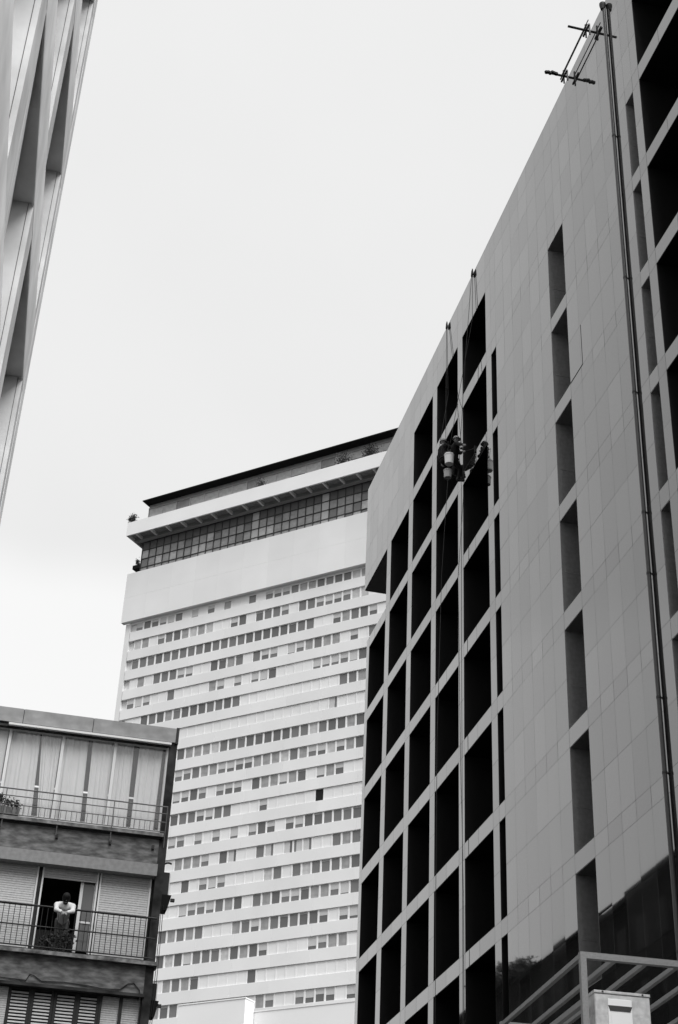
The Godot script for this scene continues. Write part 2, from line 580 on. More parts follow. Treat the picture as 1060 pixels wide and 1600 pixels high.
# ---------------------------------------------------------------- the white tower
const TS := 1.65
const TD := 165.0
const TU := 110.0
var tower_rows := [
	"ldhlsdbsbhbmbbdbhhhdmmddddmmdhd", "mmbhddmmmmbbhdbdddhbddhhhhmmbhd", "ddddddddddddddddddddddbbhmddhbd", "bmbdddllbbddmdbdhhbshmdmmbhbdbd",
	"hslbbdbbbbmlblblsdbbbblllhsdbhl", "bbdddmddddddddbbbbbbbbbbbddmbbd", "bbbbbbbbbbbbbbbbbbbbbbbbnbbbbbb", "ddmmmmddmmmmddddddddddmdddmdddd",
	"hhdmmdhhhdmmhlhhmmmmdmhhmhmddhm", "bdhlmdblhdhbhhhbdmmlmdblmhbbdhb", "ddhbbdddddhlddbbbhbbbbbkbbbbbbd", "lhblhddlhblbhblbldhbhldddddddhl",
	"mmhbdmmbmmmhbdnbbdnbnnnbbdmdddm", "bdbhshdbbdbhshbbbbmdbdmdddmdddb", "shhldmdbbshhldmdbdmdhhdmmhsdhhb", "dmdmdbbdmdmdbbbmdhmdddddhbllbbd",
	"dmdsddddmdsdddmdmdhbbbblhmmbbhd", "mdmdbbbbmdmdbbbbbdbbbbbbbbbbbbb", "mddbbbbmddbbbbbbbbmhbbhhhhbldbb"]

func tx(u: float) -> float:
	return TU - u * TS

func ty(v: float) -> float:
	return EYE + (v - 1.6) * TS

func build_tower() -> void:
	var b := thing("office_tower", "white slab tower with bands of small windows and a glazed rooftop terrace", "tower", front(TAZ, TD, TU))
	var ur := 40.0
	var ul := 81.0
	var st := begin()
	add_box(st, Vector3(tx(ul), 0, -19), Vector3(tx(ur), ty(68.7), -0.5))
	part(b, "core", done(st), M.white_panel[1])
	st = begin()
	add_box(st, Vector3(tx(81.4), 0, -19.1), Vector3(tx(80.86), ty(68.82), -0.06))
	part(b, "end_pier", done(st), M.white_panel[0])
	# window bands
	var frame := begin()
	for e in [[-0.63, -0.85, -0.60, 0.85], [0.60, -0.85, 0.63, 0.85], [-0.60, -0.85, 0.60, -0.82], [-0.60, 0.81, 0.60, 0.85]]:
		add_box(frame, Vector3(e[0], e[1], -0.06), Vector3(e[2], e[3], 0.03))
	var frame_mesh := done(frame)
	var pane_mesh := box_mesh(Vector3(1.2, 1.64, 0.02))
	for f in 34:
		var line := 68.9 - 2.0 * f
		if line < 4.0:
			break
		var y1 := ty(line)
		var y0 := ty(line - 1.03)
		var yn := ty(line - 2.0)
		var deep := f >= 19
		# spandrel slabs, proud of the windows, four windows wide
		var u := 80.8
		var row := begin()
		while u > ur + 0.1:
			var e := maxf(u - 0.885 * 4, ur)
			var lo := Vector3(tx(u) + 0.006, yn, -0.42)
			var hi := Vector3(tx(e) - 0.006, y0 - 0.005, 0.0)
			if deep or u < 54.0:
				add_box(row, lo, hi)
			else:
				part(b, "band_panel", box_mesh(hi - lo, 0.012), M.white_panel[rng.randi() % 3], (lo + hi) * 0.5)
			u = e
		var blanks := begin()
		var any := false
		if deep:
			add_box(row, Vector3(tx(80.8), y0, -0.32), Vector3(tx(ur), y1 - 0.01, -0.2))
		else:
			var codes: String = tower_rows[f]
			add_box(row, Vector3(tx(79.83 - 0.885 * 30.5), y0, -0.32), Vector3(tx(ur), y1 - 0.01, -0.2))
			for k in codes.length():
				var cx := tx(79.83 - 0.885 * k)
				var cy := (y0 + y1) * 0.5
				var c := codes[k]
				var pw := 0.885 * TS
				# the white post between two windows
				add_box(blanks, Vector3(cx + pw / 2 - 0.1, y0, -0.30), Vector3(cx + pw / 2 + 0.1, y1 - 0.002, -0.13))
				any = true
				if c == "b":
					add_box(blanks, Vector3(cx - pw / 2 + 0.105, y0 + 0.02, -0.30), Vector3(cx + pw / 2 - 0.105, y1 - 0.03, -0.15 - rng.randf() * 0.03))
					continue
				var at := Vector3(cx, cy, -0.19)
				var w := part(b, "window", frame_mesh, M.white_frame, at)
				var m: Material = M.pane_dark
				if c == "m":
					m = M.pane_mid if rng.randf() < 0.75 else M.pane_light
				elif c == "k":
					m = M.pane_black
				elif rng.randf() < 0.45:
					m = M.pane_deep
				part(w, "pane", pane_mesh, m, Vector3(0, 0, -0.05))
				var cover := 0.0
				if c == "h":
					cover = rng.randf_range(0.4, 0.62)
				elif c == "l":
					cover = rng.randf_range(0.66, 0.8)
				elif c == "s":
					cover = 0.9
				elif c == "d" and rng.randf() < 0.25:
					cover = rng.randf_range(0.08, 0.2)
				if cover > 0.0:
					part(w, "blind", box_mesh(Vector3(1.19, 1.6 * cover, 0.02)), M.blind if c != "d" else M.pane_mid, Vector3(0, 0.8 - 0.8 * cover, -0.018))
				if c == "n":
					part(w, "blind", box_mesh(Vector3(0.8, 1.58, 0.02)), M.blind, Vector3(0.16 if k % 2 else -0.16, 0, -0.018))
		if f == 18 or any:
			pass
		var o := part(b, "infill_panels", done(blanks) if any else done(row), M.white_panel[f % 3])
		o.set_meta("kind", "stuff")
		if any:
			var o2 := part(b, "spandrel_run", done(row), M.white_panel[1])
			o2.set_meta("kind", "stuff")
	# blank white storey
	st = begin()
	add_box(st, Vector3(tx(ul), ty(68.7), -19), Vector3(tx(ur), ty(74.0), -0.15))
	part(b, "blank_storey_core", done(st), M.white_panel[1])
	var u2 := 81.75
	var k2 := 0
	while u2 > ur:
		var e2 := maxf(u2 - 2.655, ur)
		for r in 2:
			var ya := ty(68.9 + 2.65 * r)
			var yb := ty(68.9 + 2.65 * (r + 1))
			var s := Vector3((u2 - e2) * TS - 0.008, yb - ya - 0.008, 0.75)
			part(b, "wall_panel", box_mesh(s, 0.004), M.white_panel[(k2 * 7 + r * 3) % 3], Vector3((tx(u2) + tx(e2)) * 0.5, (ya + yb) * 0.5, 0.18))
		u2 = e2
		k2 += 1
	# glazed storey: dark grid of panes
	st = begin()
	add_box(st, Vector3(tx(80.4), ty(74.0), -19), Vector3(tx(ur), ty(78.3), -0.7))
	part(b, "glazed_storey_core", done(st), M.room)
	var ys := [74.2, 74.95, 75.9, 76.85, 77.75]
	var cols := 31
	for k in cols:
		var ua := 80.75 - 0.83 * k
		var ub := ua - 0.83
		for r in 4:
			var dice := rng.randf()
			var m: Material = M.pane_mid
			if dice < 0.22:
				m = M.pane_light
			elif dice < 0.5:
				m = M.pane_dark
			if k >= 19 and k <= 23:
				m = M.pane_mid
			if r == 3:
				m = M.pane_dark
			if k == 15 or k == 24:
				m = M.blind
			part(b, "glass_pane", box_mesh(Vector3(0.83 * TS, (ys[r + 1] - ys[r]) * TS, 0.03)), m, Vector3((tx(ua) + tx(ub)) * 0.5, (ty(ys[r]) + ty(ys[r + 1])) * 0.5, -0.45))
		part(b, "mullion", box_mesh(Vector3(0.1, (77.75 - 74.2) * TS, 0.12)), M.bar_dark, Vector3(tx(ua), (ty(74.2) + ty(77.75)) * 0.5, -0.38))
	for r in 5:
		part(b, "transom", box_mesh(Vector3(cols * 0.83 * TS, 0.09, 0.1)), M.bar_dark, Vector3((tx(80.75) + tx(80.75 - cols * 0.83)) * 0.5, ty(ys[r]), -0.36))
	# projecting terrace: parapet, soffit and its ribs
	var zf := 2.35
	st = begin()
	add_box(st, Vector3(tx(81.62), ty(77.86), zf - 0.25), Vector3(tx(ur), ty(79.33), zf))
	part(b, "terrace_parapet", done(st), M.white_wall)
	st = begin()
	add_box(st, Vector3(tx(81.62), ty(77.86), -19), Vector3(tx(81.47), ty(79.33), zf - 0.251))
	part(b, "terrace_parapet", done(st), M.white_wall)
	st = begin()
	add_box(st, Vector3(tx(81.46), ty(78.15), -19), Vector3(tx(ur), ty(78.35), zf - 0.252))
	part(b, "terrace_slab", done(st), M.parapet)
	st = begin()
	add_box(st, Vector3(tx(81.4), ty(77.80), -0.3), Vector3(tx(ur), ty(78.149), 0.35))
	part(b, "edge_beam", done(st), M.slab)
	for k in 20:
		var uu := 80.6 - 1.72 * k
		st = begin()
		add_box(st, Vector3(tx(uu) - 0.14, ty(77.88), 0.351), Vector3(tx(uu) + 0.14, ty(78.149), zf - 0.252))
		part(b, "soffit_rib", done(st), M.white_wall)
	# penthouse strip of glass and the dark flat roof
	st = begin()
	add_box(st, Vector3(tx(80.2), ty(78.35), -19), Vector3(tx(ur), ty(82.1), -1.4))
	part(b, "penthouse_core", done(st), M.pane_mid)
	for k in 25:
		var ua := 80.75 - 1.62 * k
		var ub := ua - 1.62
		part(b, "penthouse_pane", box_mesh(Vector3(1.62 * TS, 3.4 * TS, 0.03)), M.pane_light if k % 5 != 2 else M.pane_mid, Vector3((tx(ua) + tx(ub)) * 0.5, ty(80.05), -0.9))
		part(b, "penthouse_post", box_mesh(Vector3(0.13, 3.4 * TS, 0.1)), M.blind, Vector3(tx(ua), ty(80.05), -0.83))
		if k > 8 and k % 2 == 0:
			part(b, "penthouse_bar", box_mesh(Vector3(1.5 * TS, 0.08, 0.06)), M.bar_dark, Vector3((tx(ua) + tx(ub)) * 0.5, ty(80.9), -0.85))
	st = begin()
	add_box(st, Vector3(tx(80.8), ty(81.78), -1.0), Vector3(tx(ur), ty(81.9), -0.78))
	part(b, "lintel", done(st), M.slab)
	st = begin()
	add_box(st, Vector3(tx(80.9), ty(82.16), -19), Vector3(tx(ur), ty(82.26), 0.85))
	part(b, "roof", done(st), M.roof_dark)
	st = begin()
	add_box(st, Vector3(tx(80.7), ty(81.9), -18), Vector3(tx(ur), ty(82.159), -0.72))
	part(b, "roof_edge", done(st), M.pane_mid)
	# small service balcony at the corner of the glazed storey
	st = begin()
	add_box(st, Vector3(tx(81.6), ty(74.95), -2.2), Vector3(tx(80.78), ty(75.35), -0.2))
	part(b, "corner_ledge", done(st), M.roof_dark)
	var xf := b.transform
	shrub("terrace_shrub", "small round shrub on the tower terrace at its left corner", xf * Vector3(tx(81.5), ty(79.3), zf - 0.7), 1.7, 1.25, 520, 0.24, M.leaf_pale, 11)
	shrub("ledge_shrub", "thin shrub growing on the dark ledge below the tower terrace", xf * Vector3(tx(81.35), ty(75.3), -0.8), 1.5, 0.8, 260, 0.2, M.leaf_pale, 12)
	shrub("roof_garden_shrub", "dark spreading shrub behind tower parapet, nearest the stone office block", xf * Vector3(tx(55.6), ty(79.1), 0.6), 2.9, 2.4, 600, 0.28, M.leaf, 13)
	shrub("roof_garden_shrub", "spiky shrub behind tower parapet, second from the stone office block", xf * Vector3(tx(58.4), ty(79.1), 0.6), 3.1, 2.0, 380, 0.3, M.leaf_pale, 14)
	shrub("roof_garden_shrub", "pale low shrub behind the middle of the tower parapet", xf * Vector3(tx(67.2), ty(79.2), 0.6), 2.2, 1.6, 320, 0.25, M.leaf_pale, 15)

func shrub(called: String, label: String, at: Vector3, high: float, wide: float, n: int, leaf: float, m: Material, seed_: int) -> Node3D:
	var r2 := RandomNumberGenerator.new()
	r2.seed = seed_
	var o := thing(called, label, "shrub", Transform3D(Basis.IDENTITY, at))
	var st := begin()
	var tips := []
	for k in 7:
		var a := r2.randf() * TAU
		var tip := Vector3(cos(a) * wide * 0.4 * r2.randf(), high * r2.randf_range(0.55, 0.95), sin(a) * wide * 0.4 * r2.randf())
		tube(st, [Vector3.ZERO, tip * Vector3(0.4, 0.5, 0.4), tip], high * 0.018, 5, 0.4)
		tips.append(tip)
	part(o, "stem", done(st), M.leaf)
	st = begin()
	for k in n:
		var c: Vector3 = tips[k % tips.size()] + Vector3(r2.randfn() * wide * 0.2, r2.randfn() * high * 0.16, r2.randfn() * wide * 0.2)
		c.y = maxf(c.y, 0.05)
		var d := Vector3(r2.randfn(), r2.randfn() * 0.7 + 0.2, r2.randfn()).normalized() * leaf
		var s := d.cross(Vector3(r2.randfn(), r2.randfn(), r2.randfn())).normalized() * leaf * 0.32
		var nn := d.cross(s).normalized() * leaf * 0.08
		quad(st, c, c + d * 0.5 + s + nn, c + d, c + d * 0.5 - s + nn)
	part(o, "foliage", done(st), m)
	return o

# ---------------------------------------------------------------- the house with balconies
func app(u: float, y: float, w: float) -> Vector3:
	# a point of the house front measured on its plane, carried to depth w (towards the street)
	var f := (36.0 - w) / 36.0
	return Vector3(u * f, EYE + (y - EYE) * f, w)

func span(st: SurfaceTool, u0: float, y0: float, u1: float, y1: float, w0: float, w1: float) -> void:
	# a box seen between (u0,y0) and (u1,y1) whose front lies at w1
	var a := app(u0, y0, w1)
	var c := app(u1, y1, w1)
	add_box(st, Vector3(a.x, a.y, w0), Vector3(c.x, c.y, w1))

func slab_part(b: Node, called: String, u0: float, y0: float, u1: float, y1: float, w0: float, w1: float, m: Material) -> MeshInstance3D:
	var st := begin()
	span(st, u0, y0, u1, y1, w0, w1)
	return part(b, called, done(st), m)

func rolled(u0: float, y0: float, u1: float, y1: float, w: float, pitch: float) -> ArrayMesh:
	var st := begin()
	var a := app(u0, y0, w)
	var c := app(u1, y1, w)
	var y := c.y
	while y > a.y + 0.001:
		var e := maxf(y - pitch, a.y)
		var bow := rng.randf_range(-0.002, 0.002)
		hexa(st, [Vector3(a.x, e, w - 0.02), Vector3(c.x, e, w - 0.02), Vector3(c.x, e + 0.004, w + bow), Vector3(a.x, e + 0.004, w + bow),
			Vector3(a.x, y - 0.001, w - 0.02), Vector3(c.x, y - 0.001, w - 0.02), Vector3(c.x, y - 0.003, w - 0.004 + bow), Vector3(a.x, y - 0.003, w - 0.004 + bow)])
		y = e
	return done(st)

func curtain(label: String, xf: Transform3D, top: Array, bottom: Array, y0: float, y1: float, w: float) -> void:
	var st := begin()
	var cols := 60
	var pts := []
	var ph := rng.randf() * 6.0
	for r in 5:
		var row := []
		var t := r / 4.0
		var ua := lerpf(top[0], bottom[0], t)
		var ub := lerpf(top[1], bottom[1], t)
		for c in cols + 1:
			var s := float(c) / cols
			var wave := 0.026 * sin(s * (7.0 + ph) * (ub - ua + 0.5) + ph + t * 0.7) * (0.4 + 0.6 * t) + 0.010 * sin(s * (19.0 + 4.0 * ph) + ph * 2.0) + 0.003 * sin(s * 57.0 + ph)
			row.append(app(lerpf(ua, ub, s), lerpf(y1, y0, t), w + wave))
		pts.append(row)
	st.set_smooth_group(1)
	for r in 4:
		for c in cols:
			quad(st, pts[r + 1][c], pts[r + 1][c + 1], pts[r][c + 1], pts[r][c])
	solid("curtain", done(st), M.curtain, label, "curtain", xf, "curtains of the top floor")

func build_house() -> void:
	var xf := front(SAZ, -36.0, 0.0)
	var b := thing("apartment_house", "weathered concrete apartment house with stacked balconies and a glazed top floor", "building", xf)
	var ur := 3.44
	var ul := -9.0
	# body: floors, side walls, back, closed so that the rooms are dark
	var st := begin()
	add_box(st, Vector3(ul, 0, -14), Vector3(ur, 17.2, -4.0))
	add_box(st, Vector3(ul, 0, -4.0), Vector3(ur, 9.0, -0.35))
	for y in [11.42, 14.45, 17.25]:
		add_box(st, Vector3(ul, y, -4.0), Vector3(ur - 0.01, y + 0.2, -0.3))
	add_box(st, Vector3(ur - 0.15, 9.0, -4.0), Vector3(ur - 0.005, 17.25, -0.31))
	add_box(st, Vector3(ul, 9.0, -4.0), Vector3(ul + 0.2, 17.25, -0.31))
	part(b, "body", done(st), M.room)
	slab_part(b, "corner_pier", 3.24, 0.05, ur, 17.22, -0.31, 0.0, M.pier)
	# parapet in three lengths with open cracks between
	for s in [[ul, -0.46], [-0.445, 1.275], [1.29, 3.38]]:
		slab_part(b, "parapet", s[0], 17.27, s[1], 17.65, -0.3, 0.05, M.parapet)
	slab_part(b, "parapet_core", ul, 17.26, 3.38, 17.63, -0.29, 0.0, M.wood_black)
	slab_part(b, "parapet_end", 3.385, 17.24, 3.455, 17.68, -0.3, 0.06, M.wood_black)
	slab_part(b, "gutter", -0.78, 17.20, 3.29, 17.255, -0.1, 0.12, M.alu)
	slab_part(b, "gutter_board", ul, 17.14, 3.24, 17.205, -0.2, 0.02, M.pier)
	# top floor windows
	for k in 4:
		var a := -2.0 + 1.303 * k
		var c := a + 1.303
		var y0 := 14.86
		var y1 := 17.13
		st = begin()
		span(st, a, y0, a + 0.035, y1, -0.16, -0.10)
		span(st, c - 0.035, y0, c, y1, -0.16, -0.10)
		span(st, a + 0.035, y1 - 0.07, c - 0.035, y1, -0.16, -0.10)
		span(st, a + 0.035, y0, c - 0.035, y0 + 0.05, -0.16, -0.10)
		var w := part(b, "window", done(st), M.alu)
		st = begin()
		span(st, a + 0.036, y0 + 0.051, c - 0.036, y1 - 0.071, -0.14, -0.134)
		part(w, "pane", done(st), M.glass)
	slab_part(b, "window_post", 3.20, 14.86, 3.245, 17.13, -0.16, -0.05, M.alu)
	curtain("pale curtain at the left edge, half outside the top-floor window", xf, [-1.95, -0.75], [-1.95, -0.75], 14.9, 17.05, -0.21)
	curtain("pale curtain pulled aslant behind the potted plant balcony window", xf, [-0.67, 0.03], [-0.67, 0.10], 14.9, 17.05, -0.21)
	curtain("narrow pale curtain right of the slanting dark gap", xf, [0.06, 0.55], [0.24, 0.55], 14.9, 17.05, -0.21)
	curtain("pale curtain left of the dark gap in the middle top-floor window", xf, [0.61, 1.22], [0.61, 1.28], 14.9, 17.05, -0.21)
	curtain("pale curtain right of the dark gap in the middle top-floor window", xf, [1.33, 1.86], [1.39, 1.86], 14.9, 17.05, -0.21)
	curtain("pale curtain left of the dark gap in the rightmost top-floor window", xf, [1.92, 2.36], [1.92, 2.39], 14.9, 17.05, -0.21)
	curtain("pale curtain beside the corner pier in the rightmost top-floor window", xf, [2.5, 3.09], [2.5, 3.06], 14.9, 17.05, -0.21)
	# upper balcony
	slab_part(b, "balcony_slab", ul, 14.77, 3.33, 14.86, -0.3, 0.14, M.sill)
	slab_part(b, "drip_edge", ul, 14.70, 3.33, 14.765, -0.2, 0.06, M.wood_black)
	var rail := railing(b, -2.2, 3.37, [15.54, 15.36, 15.14, 14.89], 0.017, M.rail_light, 15.14, 14.89, 0.128, 0.008, 0.1)
	for u in [-0.56, 0.75, 2.05, 3.36]:
		st = begin()
		var p := app(u, 14.5, 0.115)
		tube(st, [p, app(u, 15.54, 0.115)], 0.012, 6)
		part(rail, "post", done(st), M.rail_light)
	# stained band, pale beam
	slab_part(b, "band", ul, 14.08, 3.241, 14.71, -0.3, 0.02, M.concrete)
	slab_part(b, "shutter_beam", ul, 13.78, 3.268, 14.075, -0.3, 0.07, M.beam)
	for q in [[-0.6, 14.5], [0.78, 14.46], [2.06, 14.46], [3.1, 14.46]]:
		var pl := app(q[0], q[1], 0.0)
		part(b, "anchor_plate", box_mesh(Vector3(0.06, 0.11, 0.05), 0.01), M.rusty, Vector3(pl.x, pl.y, 0.04))
	# lower balcony: shutters, open door
	var wz := -0.22
	part(b, "roller_shutter", rolled(-1.4, 11.75, 0.44, 13.76, wz, 0.055), M.shutter)
	part(b, "roller_shutter", rolled(1.97, 11.75, 3.12, 13.76, wz, 0.055), M.shutter)
	part(b, "roller_shutter", rolled(0.61, 13.44, 1.86, 13.76, wz, 0.055), M.shutter).set_meta("label", "roller shutter raised above the open door")
	for u in [0.445, 0.572, 1.865, 1.935, 3.125]:
		slab_part(b, "shutter_guide", u, 11.75, u + 0.04, 13.775, wz - 0.05, wz + 0.03, M.alu)
	for u in [0.49, 1.908]:
		slab_part(b, "dark_strip", u, 11.75, u + 0.08 if u < 1.0 else u + 0.025, 13.775, wz - 0.05, wz - 0.01, M.pier)
	slab_part(b, "wall_strip", 3.167, 11.75, 3.241, 13.775, wz - 0.05, wz, M.pier)
	var door := slab_part(b, "balcony_door", 1.575, 11.8, 1.83, 13.44, wz - 0.12, wz - 0.1, M.pane_deep)
	st = begin()
	span(st, 1.50, 11.76, 1.572, 13.44, wz - 0.14, wz - 0.07)
	span(st, 1.573, 12.45, 1.84, 12.495, wz - 0.14, wz - 0.08)
	span(st, 1.832, 11.76, 1.862, 13.44, wz - 0.14, wz - 0.08)
	part(door, "frame", done(st), M.alu)
	slab_part(b, "room_dado", 0.62, 11.6, 1.5, 12.2, -2.6, -2.5, M.parapet)
	slab_part(b, "balcony_slab", ul, 11.645, 3.5, 11.735, -0.3, 0.15, M.sill)
	railing(b, -1.4, 3.38, [12.75, 12.27, 11.80], 0.025, M.rail_black, 12.75, 11.80, 0.128, 0.0095, 0.1)
	# lower band and louvred shutters
	slab_part(b, "band", ul, 10.97, 3.241, 11.64, -0.3, 0.0, M.concrete)
	slab_part(b, "lintel", ul, 10.90, 3.28, 10.965, -0.3, 0.04, M.pier)
	for s in [[0.21, 0.725], [0.73, 1.235], [1.245, 1.765], [1.77, 2.27]]:
		st = begin()
		span(st, s[0], 8.9, s[0] + 0.06, 10.89, -0.26, -0.18)
		span(st, s[1] - 0.06, 8.9, s[1], 10.89, -0.26, -0.18)
		span(st, s[0] + 0.06, 10.80, s[1] - 0.06, 10.89, -0.26, -0.18)
		var leaf := part(b, "louvre_shutter", done(st), M.wood_black)
		var a := app(s[0] + 0.065, 10.78, -0.22)
		var c := app(s[1] - 0.065, 10.78, -0.22)
		for k in 24:
			part(leaf, "slat", box_mesh(Vector3(c.x - a.x, 0.046, 0.012)), M.slat, Vector3((a.x + c.x) * 0.5, a.y - 0.045 - 0.0735 * k, -0.21), Vector3(-0.5, 0, 0))
	slab_part(b, "louvre_backing", 0.2, 8.9, 2.3, 10.9, -0.34, -0.31, M.pane_black)
	for s in [[-1.2, 0.2], [2.33, 2.72], [2.80, 3.19]]:
		part(b, "roller_shutter", rolled(s[0], 8.9, s[1], 10.86, -0.22, 0.05), M.shutter)
	for s in [[2.275, 2.325], [2.725, 2.795], [3.195, 3.245]]:
		slab_part(b, "shutter_post", s[0], 8.9, s[1], 10.89, -0.28, -0.15, M.wood_black)
	# a cable sagging along the lower band
	st = begin()
	var cable := []
	for q in [[-0.3, 11.05], [0.05, 11.03], [0.55, 11.02], [0.62, 11.16], [0.72, 11.14], [0.9, 11.03], [1.4, 11.06], [1.9, 11.04], [2.3, 11.0], [2.7, 11.02], [2.86, 11.16], [3.0, 11.2], [3.15, 11.05], [3.2, 10.7], [3.22, 9.5]]:
		cable.append(app(q[0], q[1], 0.02))
	tube(st, cable, 0.011, 6)
	solid("cable", done(st), M.wood_black, "black cable drooping along the stained band above louvred shutters", "cable", xf)
	st = begin()
	for q in [3.49, 3.535]:
		tube(st, [Vector3(q, 13.2, -0.35), Vector3(q + 0.02, 11.6, -0.33), Vector3(q, 9.0, -0.35)], 0.008, 5)
	solid("cable", done(st), M.wood_black, "pair of thin wires running down the side wall of the balcony house", "cable", xf)
	# window boxes on the side wall, seen against the tower
	for q in [[13.15, 0.0, "dark shutter box and bracket on the house corner beside the roller shutter"], [10.62, 0.02, "smaller dark shutter box on house corner above the white rooftop block"]]:
		var yb: float = q[0]
		var bx := thing("shutter_box", q[2], "shutter box", xf * Transform3D(Basis.IDENTITY, Vector3(3.44, yb, -0.5)), "shutter boxes on the corner wall")
		var k := 1.0 if yb > 12.0 else 0.82
		st = begin()
		add_box(st, Vector3(0.0, 0.34, -0.5), Vector3(0.19 * k, 0.92 * k, -0.02))
		part(bx, "cabinet", done(st), M.wood_black)
		st = begin()
		add_box(st, Vector3(0.195 * k, 0.34, -0.5), Vector3(0.22 * k, 0.90 * k, -0.06))
		part(bx, "edge_strip", done(st), M.alu)
		st = begin()
		hexa(st, [Vector3(0, 0, -0.4), Vector3(0.2 * k, 0.0, -0.4), Vector3(0.2 * k, 0.0, 0.05), Vector3(0, 0, 0.05), Vector3(0, 0.33, -0.5), Vector3(0.27 * k, 0.33, -0.5), Vector3(0.27 * k, 0.33, 0.1), Vector3(0, 0.33, 0.1)])
		part(bx, "bracket", done(st), M.black)
		st = begin()
		add_box(st, Vector3(0.27 * k, 0.22, -0.1), Vector3(0.37 * k, 0.29, -0.02))
		add_box(st, Vector3(0.0, -0.025, -0.3), Vector3(0.19 * k, -0.002, 0.04))
		part(bx, "lip", done(st), M.pier)
	st = begin()
	var arc := []
	for k in 9:
		arc.append(Vector3(3.44 + 0.2 * k / 8.0, 14.22 + 0.05 * sin(PI * k / 8.0 * 0.8), -0.4))
	tube(st, arc, 0.022, 6)
	solid("lamp_arm", done(st), M.wood_black, "short curved arm on the corner above the larger shutter box", "arm", xf)
	# planter with its plant on the upper balcony
	var p0 := app(-0.53, 14.875, 0.0)
	var tr := thing("planter", "pale trough of dark bushy plants behind the upper balcony rail", "planter", xf * Transform3D(Basis.IDENTITY, Vector3(p0.x, p0.y, 0.0)))
	st = begin()
	hexa(st, [Vector3(-0.42, 0, -0.08), Vector3(0.32, 0, -0.08), Vector3(0.32, 0, 0.07), Vector3(-0.42, 0, 0.07), Vector3(-0.45, 0.17, -0.09), Vector3(0.35, 0.17, -0.09), Vector3(0.35, 0.17, 0.08), Vector3(-0.45, 0.17, 0.08)])
	part(tr, "trough", done(st), M.pot)
	st = begin()
	for k in 420:
		var cl: Vector3 = [Vector3(-0.3, 0.42, 0), Vector3(-0.15, 0.38, 0.02), Vector3(-0.02, 0.3, 0), Vector3(0.14, 0.3, 0.02), Vector3(0.27, 0.27, 0)][k % 5]
		var c := cl + Vector3(rng.randfn() * 0.055, rng.randfn() * 0.055, rng.randfn() * 0.05)
		var d := Vector3(rng.randfn(), rng.randfn(), rng.randfn()).normalized() * 0.055
		var s := d.cross(Vector3(rng.randfn(), rng.randfn(), rng.randfn())).normalized() * 0.022
		quad(st, c, c + d * 0.5 + s, c + d, c + d * 0.5 - s)
	part(tr, "foliage", done(st), M.leaf)
	# plants and the person in the open door
	for q in [[0.92, 0.30, 21, "low dark leafy plant on the balcony floor left of the leaning person's feet"], [1.3, 0.42, 22, "taller dark leafy plant on balcony floor right of leaning person's feet"]]:
		var pp := app(q[0], 11.735, 0.0)
		shrub("balcony_plant", q[3], xf * Vector3(pp.x, pp.y, -0.02), q[1], 0.34, 130, 0.1, M.leaf, q[2])
	var pb := app(1.19, 11.735, -0.12)
	resident(xf * Transform3D(Basis.IDENTITY, Vector3(pb.x, 11.70, -0.12)))

func railing(b: Node, u0: float, u1: float, lines: Array, r: float, m: Material, ya: float, yb: float, pitch: float, rb: float, w: float) -> MeshInstance3D:
	var st := begin()
	var y0: float = lines[0]
	tube(st, [app(u0, y0, w), app(u1, y0, w)], r, 7)
	var o := part(b, "railing", done(st), m)
	for i in range(1, lines.size()):
		st = begin()
		tube(st, [app(u0, lines[i], w), app(u1, lines[i], w)], r * (0.7 if i > 0 else 1.0), 6)
		part(o, "rail", done(st), m)
	var key := "bar%.3f" % rb
	var u := u0 + 0.05
	var h := app(0, ya, w).y - app(0, yb, w).y
	var cyl := CylinderMesh.new()
	cyl.top_radius = rb
	cyl.bottom_radius = rb
	cyl.height = h
	cyl.radial_segments = 6
	cyl.rings = 0
	while u < u1:
		var p := app(u, (ya + yb) * 0.5, w)
		part(o, "bar", cyl, m, p)
		u += pitch
	return o

